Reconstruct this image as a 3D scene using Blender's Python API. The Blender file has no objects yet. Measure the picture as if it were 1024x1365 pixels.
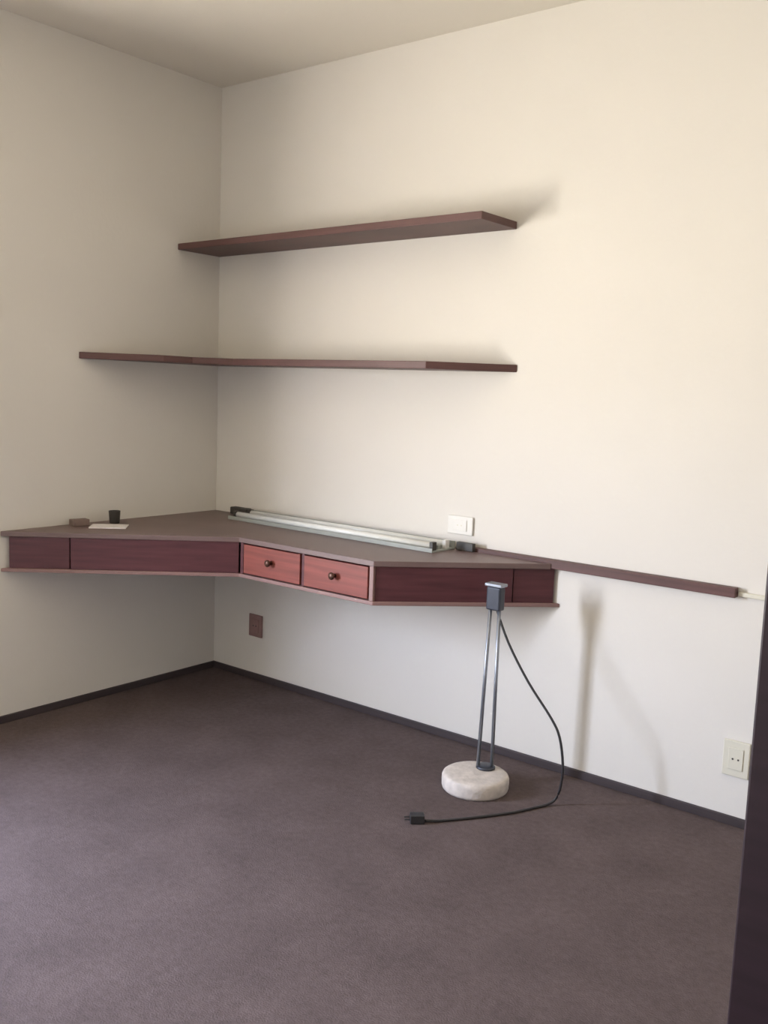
import bpy, bmesh, math, random
from mathutils import Vector, Matrix
random.seed(4)
S = bpy.context.scene
COL = S.collection

# ---------------------------------------------------------------- camera
F, YAW, PITCH, ROLL = 1270.94, 0.66418449, 0.127079, 0.0370514
CX, CY, CZ = 3.42474, -3.069065, 1.369525
fw = Vector((-math.sin(YAW)*math.cos(PITCH), math.cos(YAW)*math.cos(PITCH), -math.sin(PITCH)))
rt = Vector((math.cos(YAW), math.sin(YAW), 0)); up = rt.cross(fw)
c, s = math.cos(ROLL), math.sin(ROLL)
r2 = rt*c + up*s; u2 = up*c - rt*s
cam_data = bpy.data.cameras.new('camera'); cam = bpy.data.objects.new('camera', cam_data); COL.objects.link(cam)
M = Matrix((r2, u2, -fw)).transposed().to_4x4(); M.translation = (CX, CY, CZ); cam.matrix_world = M
cam_data.sensor_fit = 'VERTICAL'; cam_data.sensor_height = 36; cam_data.lens = 36*F/1365
cam_data.clip_start = 0.02
S.camera = cam

# ---------------------------------------------------------------- world, light, exposure
W = bpy.data.worlds.new('sky'); S.world = W; W.use_nodes = True
nt = W.node_tree; nt.nodes.clear()
out = nt.nodes.new('ShaderNodeOutputWorld'); bg = nt.nodes.new('ShaderNodeBackground')
tc = nt.nodes.new('ShaderNodeTexCoord'); sp = nt.nodes.new('ShaderNodeSeparateXYZ'); rp = nt.nodes.new('ShaderNodeValToRGB')
mr = nt.nodes.new('ShaderNodeMapRange'); mr.inputs[1].default_value = -0.5; mr.inputs[2].default_value = 0.6
nt.links.new(tc.outputs['Generated'], sp.inputs[0]); nt.links.new(sp.outputs[2], mr.inputs[0]); nt.links.new(mr.outputs[0], rp.inputs[0])
# sunlit ground below, bright hazy horizon, deeper blue overhead
cr = rp.color_ramp; cr.elements[0].position = 0.0; cr.elements[0].color = (0.95, 0.90, 0.80, 1); cr.elements[1].position = 1.0; cr.elements[1].color = (0.62, 0.75, 1.05, 1)
e = cr.elements.new(0.42); e.color = (1.0, 0.96, 0.90, 1); e = cr.elements.new(0.58); e.color = (0.88, 0.96, 1.16, 1)
nt.links.new(rp.outputs[0], bg.inputs[0]); nt.links.new(bg.outputs[0], out.inputs[0])
bg.inputs[1].default_value = 40.0
S.view_settings.view_transform = 'Standard'; S.view_settings.look = 'None'
S.view_settings.gamma = 1.0; S.view_settings.use_curve_mapping = False
S.view_settings.exposure = 1.95

WY0, WY1, WZ0, WZ1 = -2.70, -2.31, 0.56, 1.72      # window opening in the left wall
WT = 0.05
pl = bpy.data.lights.new('window_daylight', 'AREA'); pl.shape = 'RECTANGLE'; pl.size = WZ1-WZ0; pl.size_y = WY1-WY0
pl.cycles.is_portal = True
po = bpy.data.objects.new('window_daylight', pl); COL.objects.link(po)
po.location = (-WT-0.005, (WY0+WY1)/2, (WZ0+WZ1)/2); po.rotation_euler = (0, -math.pi/2, 0)

# ---------------------------------------------------------------- materials
def mat(name, col, rough=0.6, spec=0.5, metal=0.0, noise=None, grain=None, bump=None):
    m = bpy.data.materials.new(name); m.use_nodes = True; t = m.node_tree; b = t.nodes['Principled BSDF']
    b.inputs['Base Color'].default_value = (*col, 1); b.inputs['Roughness'].default_value = rough
    b.inputs['Specular IOR Level'].default_value = spec; b.inputs['Metallic'].default_value = metal
    co = t.nodes.new('ShaderNodeTexCoord')
    if noise or grain:
        n = t.nodes.new('ShaderNodeTexNoise'); amp, sc = (noise or grain)
        n.inputs['Scale'].default_value = sc; n.inputs['Detail'].default_value = 6
        mp = t.nodes.new('ShaderNodeMapping'); t.links.new(co.outputs['Object'], mp.inputs[0]); t.links.new(mp.outputs[0], n.inputs[0])
        if grain: mp.inputs['Scale'].default_value = (0.35, 0.6, 7)
        r = t.nodes.new('ShaderNodeValToRGB'); t.links.new(n.outputs[0], r.inputs[0])
        r.color_ramp.elements[0].position = 0.3; r.color_ramp.elements[1].position = 0.7
        r.color_ramp.elements[0].color = (*[v*(1-amp) for v in col], 1); r.color_ramp.elements[1].color = (*[min(1, v*(1+amp)) for v in col], 1)
        t.links.new(r.outputs[0], b.inputs['Base Color'])
    if bump:
        n2 = t.nodes.new('ShaderNodeTexNoise'); n2.inputs['Scale'].default_value = bump[1]; n2.inputs['Detail'].default_value = 4
        t.links.new(co.outputs['Object'], n2.inputs[0])
        bp = t.nodes.new('ShaderNodeBump'); bp.inputs['Strength'].default_value = bump[0]; bp.inputs['Distance'].default_value = 0.01
        t.links.new(n2.outputs[0], bp.inputs['Height']); t.links.new(bp.outputs[0], b.inputs['Normal'])
    return m
WALL = mat("cream_wall_paint", (0.722, 0.690, 0.635), 0.85, 0.3, noise=(0.02, 1.5), bump=(0.05, 60))
CEIL = mat("ceiling_paint", (0.755, 0.71, 0.625), 0.9, 0.2, noise=(0.02, 1.2))
def carpet_mat():
    m = mat('mauve_brown_carpet', (0.116, 0.088, 0.085), 0.97, 0.1, noise=(0.12, 5))
    t = m.node_tree; b = t.nodes['Principled BSDF']
    src = b.inputs['Base Color'].links[0].from_socket
    co = [n for n in t.nodes if n.type == 'TEX_COORD'][0]
    n = t.nodes.new('ShaderNodeTexNoise'); n.inputs['Scale'].default_value = 45; n.inputs['Detail'].default_value = 8; n.inputs['Roughness'].default_value = 0.7
    t.links.new(co.outputs['Object'], n.inputs[0])
    mrr = t.nodes.new('ShaderNodeMapRange'); mrr.inputs[1].default_value = 0.3; mrr.inputs[2].default_value = 0.7; mrr.inputs[3].default_value = 0.82; mrr.inputs[4].default_value = 1.18
    t.links.new(n.outputs[0], mrr.inputs[0])
    mx = t.nodes.new('ShaderNodeMix'); mx.data_type = 'RGBA'; mx.blend_type = 'MULTIPLY'; mx.inputs[0].default_value = 1
    t.links.new(src, mx.inputs[6]); t.links.new(mrr.outputs[0], mx.inputs[7]); t.links.new(mx.outputs[2], b.inputs['Base Color'])
    n3 = t.nodes.new('ShaderNodeTexNoise'); n3.inputs['Scale'].default_value = 220
    t.links.new(co.outputs['Object'], n3.inputs[0])
    bp = t.nodes.new('ShaderNodeBump'); bp.inputs['Strength'].default_value = 0.5; bp.inputs['Distance'].default_value = 0.004
    t.links.new(n3.outputs[0], bp.inputs['Height']); t.links.new(bp.outputs[0], b.inputs['Normal'])
    return m
CARPET = carpet_mat()
BASEB = mat('dark_baseboard', (0.045, 0.032, 0.034), 0.6, grain=(0.2, 6))
WOOD = mat('red_brown_varnished_wood', (0.092, 0.029, 0.034), 0.42, 0.4, grain=(0.22, 9))
DRAWW = mat('lit_orange_red_drawer_wood', (0.225, 0.060, 0.046), 0.45, 0.35, grain=(0.18, 9))  # drawer red lifted above the panel wood: stronger light on this face, in the colour
SHELFW = mat('dark_red_brown_shelf_wood', (0.105, 0.050, 0.045), 0.5, 0.4, grain=(0.2, 9))
TOPW = mat('greyish_desktop_veneer', (0.165, 0.110, 0.102), 0.42, 0.5, grain=(0.12, 8))  # paler and greyer brown than the front panels
LIP = mat('pale_edge_strip', (0.26, 0.155, 0.14), 0.45, grain=(0.1, 8))
DOORW = mat('very_dark_door_wood', (0.024, 0.012, 0.018), 0.5, 0.4, grain=(0.25, 6))
WHITE = mat('white_enamel', (0.74, 0.73, 0.70), 0.4, noise=(0.03, 20))
TUBE = mat('white_glass_tube', (0.82, 0.83, 0.80), 0.2, noise=(0.02, 20))
DGREY = mat('dark_grey_plastic', (0.05, 0.045, 0.04), 0.5, noise=(0.1, 30))
BLACK = mat('black_rubber', (0.028, 0.026, 0.028), 0.5, noise=(0.1, 30))
STEEL = mat('bluish_grey_steel', (0.30, 0.32, 0.36), 0.35, metal=0.7, noise=(0.08, 30))
DSTEEL = mat('dark_blue_grey_metal', (0.05, 0.055, 0.07), 0.4, metal=0.4, noise=(0.1, 30))
STONE = mat('off_white_stone', (0.60, 0.54, 0.49), 0.7, noise=(0.16, 28), bump=(0.3, 60))
BRASS = mat('dull_dark_brass', (0.10, 0.05, 0.035), 0.4, metal=0.6, noise=(0.1, 30))
IVORY = mat('ivory_plastic', (0.68, 0.65, 0.54), 0.5, noise=(0.02, 20))
BROWNP = mat('reddish_brown_plastic', (0.26, 0.15, 0.14), 0.5, noise=(0.06, 20))
PAPER = mat('white_paper', (0.80, 0.76, 0.74), 0.8, noise=(0.02, 20))
BROWNB = mat('brown_cardboard', (0.20, 0.14, 0.12), 0.8, noise=(0.1, 20))
def glass_mat():
    m = bpy.data.materials.new('window_glass'); m.use_nodes = True; t = m.node_tree; t.nodes.clear()
    o = t.nodes.new('ShaderNodeOutputMaterial'); mx = t.nodes.new('ShaderNodeMixShader'); tr = t.nodes.new('ShaderNodeBsdfTransparent'); gl = t.nodes.new('ShaderNodeBsdfGlossy')
    gl.inputs['Roughness'].default_value = 0.02; mx.inputs[0].default_value = 0.06
    t.links.new(tr.outputs[0], mx.inputs[1]); t.links.new(gl.outputs[0], mx.inputs[2]); t.links.new(mx.outputs[0], o.inputs[0]); return m
GLASS = glass_mat()

# ---------------------------------------------------------------- helpers
def obj(name, bm, m, parent=None, smooth=False, bevel=0, loc=None):
    me = bpy.data.meshes.new(name); bmesh.ops.recalc_face_normals(bm, faces=bm.faces); bm.to_mesh(me); bm.free(); me.materials.append(m)
    if smooth:
        for p in me.polygons: p.use_smooth = True
    o = bpy.data.objects.new(name, me); COL.objects.link(o)
    if parent: o.parent = parent
    if loc: o.location = loc
    if bevel:
        b = o.modifiers.new('bevel', 'BEVEL'); b.width = bevel; b.segments = 2; b.limit_method = 'ANGLE'; b.angle_limit = math.radians(40)
    return o
def box(bm, x0, x1, y0, y1, z0, z1):
    v = [bm.verts.new(p) for p in [(x0,y0,z0),(x1,y0,z0),(x1,y1,z0),(x0,y1,z0),(x0,y0,z1),(x1,y0,z1),(x1,y1,z1),(x0,y1,z1)]]
    for f in [(0,3,2,1),(4,5,6,7),(0,1,5,4),(1,2,6,5),(2,3,7,6),(3,0,4,7)]: bm.faces.new([v[i] for i in f])
    return bm
def bx(*a): return box(bmesh.new(), *a)
def prism(pts, z0, z1, bm=None):
    bm = bm or bmesh.new()
    lo = [bm.verts.new((x, y, z0)) for x, y in pts]; hi = [bm.verts.new((x, y, z1)) for x, y in pts]
    bm.faces.new(lo[::-1]); bm.faces.new(hi)
    for i in range(len(pts)):
        j = (i+1) % len(pts); bm.faces.new([lo[i], lo[j], hi[j], hi[i]])
    return bm
def wall_panel(p, q, t0, t1, z0, z1, inset, thick):
    """upright board along p->q between fractions t0..t1, set back by inset towards the walls"""
    p, q = Vector(p), Vector(q); d = (q-p); L = d.length; d.normalize(); n = Vector((-d.y, d.x))
    a = p + d*L*t0 + n*inset; b = p + d*L*t1 + n*inset
    return prism([a, b, b+n*thick, a+n*thick], z0, z1)
def lathe(prof, n=40, centre=(0,0), bm=None):
    bm = bm or bmesh.new(); rings = []
    for r, z in prof:
        rings.append([bm.verts.new((centre[0]+r*math.cos(2*math.pi*i/n), centre[1]+r*math.sin(2*math.pi*i/n), z)) for i in range(n)])
    for a, b in zip(rings, rings[1:]):
        for i in range(n):
            j = (i+1) % n; bm.faces.new([a[i], a[j], b[j], b[i]])
    bm.faces.new(rings[0][::-1]); bm.faces.new(rings[-1]); return bm
def tube(pts, r, n=10, smooth=4, bm=None):
    bm = bm or bmesh.new(); P = [Vector(p) for p in pts]
    if smooth and len(P) > 2:
        Q = []
        for i in range(len(P)-1):
            a, b, c_, d = P[max(i-1,0)], P[i], P[i+1], P[min(i+2,len(P)-1)]
            for k in range(smooth):
                t = k/smooth
                Q.append(0.5*((2*b)+(c_-a)*t+(2*a-5*b+4*c_-d)*t*t+(3*b-a-3*c_+d)*t**3))
        Q.append(P[-1]); P = Q
    rings = []; ref = Vector((0.31, 0.17, 0.93)).normalized()
    for i, p in enumerate(P):
        d = (P[min(i+1,len(P)-1)]-P[max(i-1,0)]).normalized()
        u = d.cross(ref)
        if u.length < 0.05: u = d.cross(Vector((1,0,0)))
        u.normalize(); v = d.cross(u)
        rings.append([bm.verts.new(p+u*r*math.cos(2*math.pi*k/n)+v*r*math.sin(2*math.pi*k/n)) for k in range(n)])
    for a, b in zip(rings, rings[1:]):
        for i in range(n):
            j = (i+1) % n; bm.faces.new([a[i], a[j], b[j], b[i]])
    bm.faces.new(rings[0][::-1]); bm.faces.new(rings[-1]); return bm
def thing(name, label, cat, loc=(0,0,0), rz=0, group=None):
    o = bpy.data.objects.new(name, None); o.empty_display_size = 0.05; COL.objects.link(o); o.location = loc; o.rotation_euler = (0,0,rz)
    return tag(o, label, cat, group)
def tag(o, label, cat, group=None):
    o['label'] = label; o['category'] = cat
    if group: o['group'] = group
    return o
def struct(name, bm, m, label=None, cat=None, parent=None, bevel=0):
    o = obj(name, bm, m, parent, bevel=bevel)
    if not parent:
        o['kind'] = 'structure'
        if label: o['label'] = label
        if cat: o['category'] = cat
    return o

# ---------------------------------------------------------------- room shell
RX, RY, H = 3.96, -3.75, 2.70
struct('floor', bx(-WT, 5.2, RY-0.1, 0.1, -0.08, 0), CARPET, 'mauve brown short-pile carpet over the whole floor', 'floor')
struct('ceiling', bx(-WT, 5.2, RY-0.1, 0.1, H, H+0.1), CEIL, 'plain cream painted ceiling', 'ceiling')
bm = bx(-WT, 0, RY, WY0, 0, H); box(bm, -WT, 0, WY1, 0.0, 0, H); box(bm, -WT, 0, WY0, WY1, 0, WZ0); box(bm, -WT, 0, WY0, WY1, WZ1, H)
struct('wall_left', bm, WALL, 'cream painted wall left of the corner, in shade', 'wall')
struct('wall_back', bx(-WT, 5.2, 0, 0.1, 0, H), WALL, 'brightly lit cream wall carrying the shelves', 'wall')
struct('wall_front', bx(-WT, 5.2, RY-0.1, RY, 0, H), WALL, 'cream wall behind the viewpoint', 'wall')
DY0, DY1, DZ = -2.66, -1.80, 2.12
bm = bx(RX, RX+0.12, RY, DY0, 0, H); box(bm, RX, RX+0.12, DY1, 0, 0, H); box(bm, RX, RX+0.12, DY0, DY1, DZ, H)
struct('wall_right', bm, WALL, 'cream wall with the doorway, out of view on the right', 'wall')
struct('wall_hall', bx(5.1, 5.2, RY, 0, 0, H), WALL, 'cream hallway wall beyond the doorway', 'wall')
# baseboards
BH, BT = 0.030, 0.012
struct('baseboard_left', bx(0, BT, RY, -BT, 0, BH), BASEB, 'low dark baseboard along the left wall', 'baseboard', bevel=0.002)
struct('baseboard_back', bx(0, RX, -BT, 0, 0, BH), BASEB, 'low dark baseboard along the bright back wall', 'baseboard', bevel=0.002)
struct('baseboard_right', bx(RX-BT, RX, DY1+0.08, -BT, 0, BH), BASEB, 'low dark baseboard along the right wall', 'baseboard', bevel=0.002)
# window in the left wall (out of frame, it lights the room)
e = bpy.data.objects.new('window_1', None); COL.objects.link(e); e['kind'] = 'structure'; e['label'] = 'white framed window in the left wall beyond the left edge of the picture'
fr = bmesh.new(); fx0, fx1, fwid = -0.048, -0.026, 0.022
box(fr, fx0, fx1, WY0, WY0+fwid, WZ0, WZ1); box(fr, fx0, fx1, WY1-fwid, WY1, WZ0, WZ1)
box(fr, fx0, fx1, WY0+fwid, WY1-fwid, WZ0, WZ0+fwid); box(fr, fx0, fx1, WY0+fwid, WY1-fwid, WZ1-fwid, WZ1)
obj('window_frame', fr, WHITE, e); obj('pane', bx(-0.039, -0.036, WY0+fwid, WY1-fwid, WZ0+fwid, WZ1-fwid), GLASS, e)
# open door beside the viewpoint
LX0 = 3.074
e = bpy.data.objects.new('door_1', None); COL.objects.link(e); e.location = (LX0, -1.83, 0); e['kind'] = 'structure'; e['label'] = 'very dark wooden door leaf standing open at the right edge of the picture'
bm = bx(0, RX-0.06-LX0, 0.0, 0.036, 0.012, 2.09)
obj('door_leaf', bm, DOORW, e, bevel=0.003)
for sy in (-1, 1):
    y = -0.001 if sy < 0 else 0.037
    hb = lathe([(0.026,0),(0.026,0.006),(0.012,0.010),(0.011,0.035),(0.024,0.045),(0.028,0.058),(0.022,0.070),(0.006,0.074)], 20)
    bmesh.ops.rotate(hb, verts=hb.verts, cent=(0,0,0), matrix=Matrix.Rotation(math.radians(90 if sy < 0 else -90), 3, 'X'))
    bmesh.ops.translate(hb, verts=hb.verts, vec=(0.09, y, 1.02)); obj('door_knob', hb, BRASS, e, smooth=True)
bm = bx(RX-0.012, RX+0.13, DY0-0.07, DY0, 0, DZ+0.07); box(bm, RX-0.012, RX+0.13, DY1, DY1+0.07, 0, DZ+0.07); box(bm, RX-0.012, RX+0.13, DY0, DY1, DZ, DZ+0.07)
struct('trim_1', bm, DOORW, 'dark wooden door frame around the doorway', 'trim')

# ---------------------------------------------------------------- corner desk
A, B, C_, D = (0.0,-1.11), (0.683,-0.487), (1.366,-0.487), (1.85,-0.003)
ZT, ZB = 0.772, 0.612
desk = thing('corner_desk', 'long red-brown wall-hung corner desk with angled ends and two small drawers', 'desk')
g = 0.002
obj('desktop', prism([(g,-1.108),B,C_,(1.82,-0.033),(1.40,-0.033),(1.40,-g),(g,-g)], ZT-0.020, ZT), TOPW, desk, bevel=0.002)['label'] = 'greyish desktop slab'
obj('bottom_panel', prism([(g,-1.108),B,C_,(1.847,-g),(g,-g)], ZB, ZB+0.014), LIP, desk, bevel=0.002)['label'] = 'paler bottom panel edge'
z0, z1 = ZB+0.014, ZT-0.020
obj('front_panel', wall_panel(A, B, 0.035, 0.285, z0, z1, 0.010, 0.018), WOOD, desk, bevel=0.0015)
obj('front_panel', wall_panel(A, B, 0.290, 0.998, z0, z1, 0.007, 0.018), WOOD, desk, bevel=0.0015)
obj('front_panel', wall_panel(C_, D, 0.015, 0.74, z0, z1, 0.008, 0.018), WOOD, desk, bevel=0.0015)
obj('front_panel', wall_panel(C_, D, 0.745, 0.965, z0, z1, 0.011, 0.018), WOOD, desk, bevel=0.0015)
obj('divider', bx(0.684, 0.700, B[1]+0.006, -0.25, z0, z1), WOOD, desk, bevel=0.0015)
obj('divider', bx(1.012, 1.026, B[1]+0.010, -0.25, z0, z1), WOOD, desk, bevel=0.0015)
obj('divider', bx(1.346, 1.364, B[1]+0.003, -0.25, z0, z1), LIP, desk, bevel=0.0015)['label'] = 'paler corner post'
for x0, x1 in ((0.704, 1.008), (1.030, 1.338)):
    dr = bx(x0, x1, B[1]+0.004, B[1]+0.022, z0+0.005, z1-0.006)
    box(dr, x0+0.012, x1-0.012, B[1]+0.022, -0.15, z0+0.01, z1-0.02)
    d = obj('drawer', dr, DRAWW, desk, bevel=0.0015); d['label'] = 'orange-red drawer front, colour lightened for the light falling on it'
    kb = lathe([(0.007,0),(0.006,0.010),(0.013,0.016),(0.014,0.022),(0.009,0.027)], 20)
    bmesh.ops.rotate(kb, verts=kb.verts, cent=(0,0,0), matrix=Matrix.Rotation(math.radians(90), 3, 'X'))
    bmesh.ops.translate(kb, verts=kb.verts, vec=((x0+x1)/2, B[1]+0.004, (z0+z1)/2+0.004)); obj('knob', kb, BRASS, d, smooth=True)

# rail along the wall and its pale continuation
rail = thing('wall_rail', 'narrow dark red-brown board fixed along the bright wall right of the desk', 'rail', (1.42, 0, 0.754))
obj('board', bx(0, 1.055, -0.031, -0.001, 0, 0.032), SHELFW, rail, bevel=0.002)
obj('end_block', bx(0.0, 0.075, -0.052, -0.0315, 0.019, 0.050), DGREY, rail, bevel=0.002)['label'] = 'dark block at the desk end of the board'
tag(obj('cable_trunking', bx(2.478, 3.3, -0.012, -0.001, 0.758, 0.772), IVORY, bevel=0.002), 'thin pale cable trunking continuing right of the dark wall board', 'trunking')

# ---------------------------------------------------------------- shelves
up_s = thing('wall_shelf', 'upper dark red-brown straight wall shelf, seen from below', 'shelf', (0.002, -0.002, 1.952))
up_s.rotation_euler.y = -0.007
obj('board', prism([(0,-0.245),(1.583,-0.235),(1.583,0),(0,0)], 0, 0.027), SHELFW, up_s, bevel=0.002)
mid_s = thing('corner_shelf', 'lower thin dark wooden corner shelf at eye level, running onto the left wall', 'shelf', (0.002, -0.002, 1.452))
obj('board', prism([(0,-0.752),(0.24,-0.512),(0.24,-0.36),(0.36,-0.24),(1.376,-0.24),(1.616,0),(0,0)], 0, 0.027), SHELFW, mid_s, bevel=0.002)

# ---------------------------------------------------------------- lamp stand
BXc, BYc = 1.714, -0.292
st = thing('lamp_stand', 'twin-rod metal lamp stand with round off-white stone base, beside the desk end', 'lamp stand', (BXc, BYc, 0))
obj('base', lathe([(0.110,0.0),(0.115,0.005),(0.117,0.012),(0.1175,0.030),(0.117,0.044),(0.114,0.051),(0.108,0.055),(0.09,0.057),(0.03,0.058)], 56, (0.022, -0.046)), STONE, st, smooth=True)
obj('collar', lathe([(0.034,0.0582),(0.034,0.064),(0.028,0.068)], 28, (0.026, 0.012)), DSTEEL, st, smooth=True)
for (bx_, by_), (tx, ty) in (((0.004, -0.004), (0.018, 0.004)), ((0.046, 0.020), (0.046, 0.016))):
    obj('rod', tube([(bx_,by_,0.064),(tx,ty,0.66)], 0.0065, 14, 0), STEEL, st, smooth=True)
obj('clamp', bx(0.004, 0.060, -0.008, 0.028, 0.630, 0.712), DSTEEL, st, bevel=0.006)
obj('cap', bx(-0.002, 0.066, -0.012, 0.032, 0.713, 0.724), STEEL, st, bevel=0.003)['label'] = 'pale grey metal cap'
cord_pts = [(1.745,-0.268,0.655),(1.748,-0.272,0.630),(1.802,-0.275,0.524),(1.887,-0.275,0.404),(1.980,-0.272,0.298),(2.015,-0.270,0.239),(2.032,-0.268,0.150),(2.030,-0.266,0.085),(2.018,-0.268,0.030),(2.000,-0.290,0.007),
            (1.975,-0.350,0.005),(1.940,-0.430,0.005),(1.866,-0.550,0.005),(1.800,-0.641,0.005),(1.765,-0.678,0.007)]
cd = obj('cord', tube([(x-BXc, y-BYc, z) for x, y, z in cord_pts], 0.0045, 8, 4), BLACK, st, smooth=True); cd['label'] = 'black power cord hanging and trailing over the carpet'
pg = bmesh.new(); box(pg, -0.026, 0.020, -0.017, 0.017, 0.0, 0.028)
for sy in (-0.009, 0.009): box(pg, -0.045, -0.026, sy-0.0025, sy+0.0025, 0.011, 0.016)
bmesh.ops.rotate(pg, verts=pg.verts, cent=(0,0,0), matrix=Matrix.Rotation(math.radians(42), 3, 'Z'))
bmesh.ops.translate(pg, verts=pg.verts, vec=(1.748-BXc, -0.692-BYc, 0.001)); obj('plug', pg, BLACK, cd, bevel=0.003)

# ---------------------------------------------------------------- things on the desk
ZD = ZT + 0.0008
lf = thing('strip_light', 'long pale twin-tube strip light fitting lying along the back of the desk', 'light fitting', (0.275, -0.098, ZD), math.radians(-0.8))
tr = bmesh.new(); L = 1.13
box(tr, 0, L, -0.072, 0.072, 0, 0.004); box(tr, 0, L, -0.075, -0.072, 0, 0.016); box(tr, 0, L, 0.072, 0.075, 0, 0.030); box(tr, 0.02, L-0.02, -0.010, 0.010, 0.004, 0.020)
obj('tray', tr, mat('grey_enamel', (0.33, 0.345, 0.32), 0.5, noise=(0.05, 20)), lf)
for y in (-0.042, 0.042): obj('tube', tube([(0.028, y, 0.021), (L-0.028, y, 0.021)], 0.0125, 16, 0), TUBE, lf, smooth=True)
for x in (0.012, L-0.028):
    for y in (-0.042, 0.042): obj('lamp_holder', bx(x, x+0.016, y-0.013, y+0.013, 0.004, 0.036), WHITE if x > 0.5 and y > 0 else DGREY, lf, bevel=0.002)
tag(obj('junction_box', bx(-0.055, 0.055, -0.018, 0.018, 0, 0.032), DGREY, bevel=0.004, loc=(0.195, -0.022, ZD)), 'small black box on the desk in the room corner', 'box')
tag(obj('paper_sheet', prism([(-0.075,-0.045),(0.07,-0.05),(0.075,0.045),(-0.07,0.048)], 0, 0.006), PAPER, bevel=0.001, loc=(0.165, -0.725, ZD)), 'small white pad of paper on the left wing of the desk', 'paper')
bpy.data.objects['paper_sheet'].rotation_euler.z = math.radians(48)
tag(obj('cup', lathe([(0.019,0),(0.021,0.003),(0.024,0.050),(0.0245,0.052),(0.022,0.052),(0.019,0.010),(0.004,0.009)], 28), DGREY, smooth=True, loc=(0.085, -0.640, ZD)), 'small dark cup near the left wall behind the white paper', 'cup')
b = tag(obj('small_box', bx(-0.035, 0.035, -0.022, 0.022, 0, 0.026), BROWNB, bevel=0.002, loc=(0.055, -0.79, ZD)), 'small low brown box on the desk against the left wall', 'box')
b.rotation_euler.z = math.radians(80)

# ---------------------------------------------------------------- sockets
def socket(name, label, x, z, w, h, m, hm=None):
    t = thing(name, label, 'socket', (x, -0.001, z))
    obj('plate', bx(-w/2, w/2, -0.009, 0, -h/2, h/2), m, t, bevel=0.003)
    f = bx(-w*0.28, w*0.28, -0.012, -0.0092, -h*0.30, h*0.30); obj('insert', f, m, t, bevel=0.002)
    for dx in (-0.009, 0.009):
        k = lathe([(0.0032,0),(0.0032,0.001)], 12); bmesh.ops.rotate(k, verts=k.verts, cent=(0,0,0), matrix=Matrix.Rotation(math.radians(90), 3, 'X'))
        bmesh.ops.translate(k, verts=k.verts, vec=(dx, -0.0122, 0)); obj('socket_hole', k, hm or DGREY, t)
    return t
socket('wall_socket', 'ivory wall socket low on the bright wall beside the dark door', 2.515, 0.225, 0.085, 0.12, IVORY)
socket('wall_socket', 'reddish brown wall socket in the shade under the desk corner', 0.292, 0.258, 0.085, 0.105, BROWNP)
socket('wall_socket', 'white wall socket just above the desk at the start of the wall board', 1.405, 0.862, 0.115, 0.072, mat('cream_plastic', (0.74, 0.72, 0.67), 0.5, noise=(0.02, 20)), IVORY)
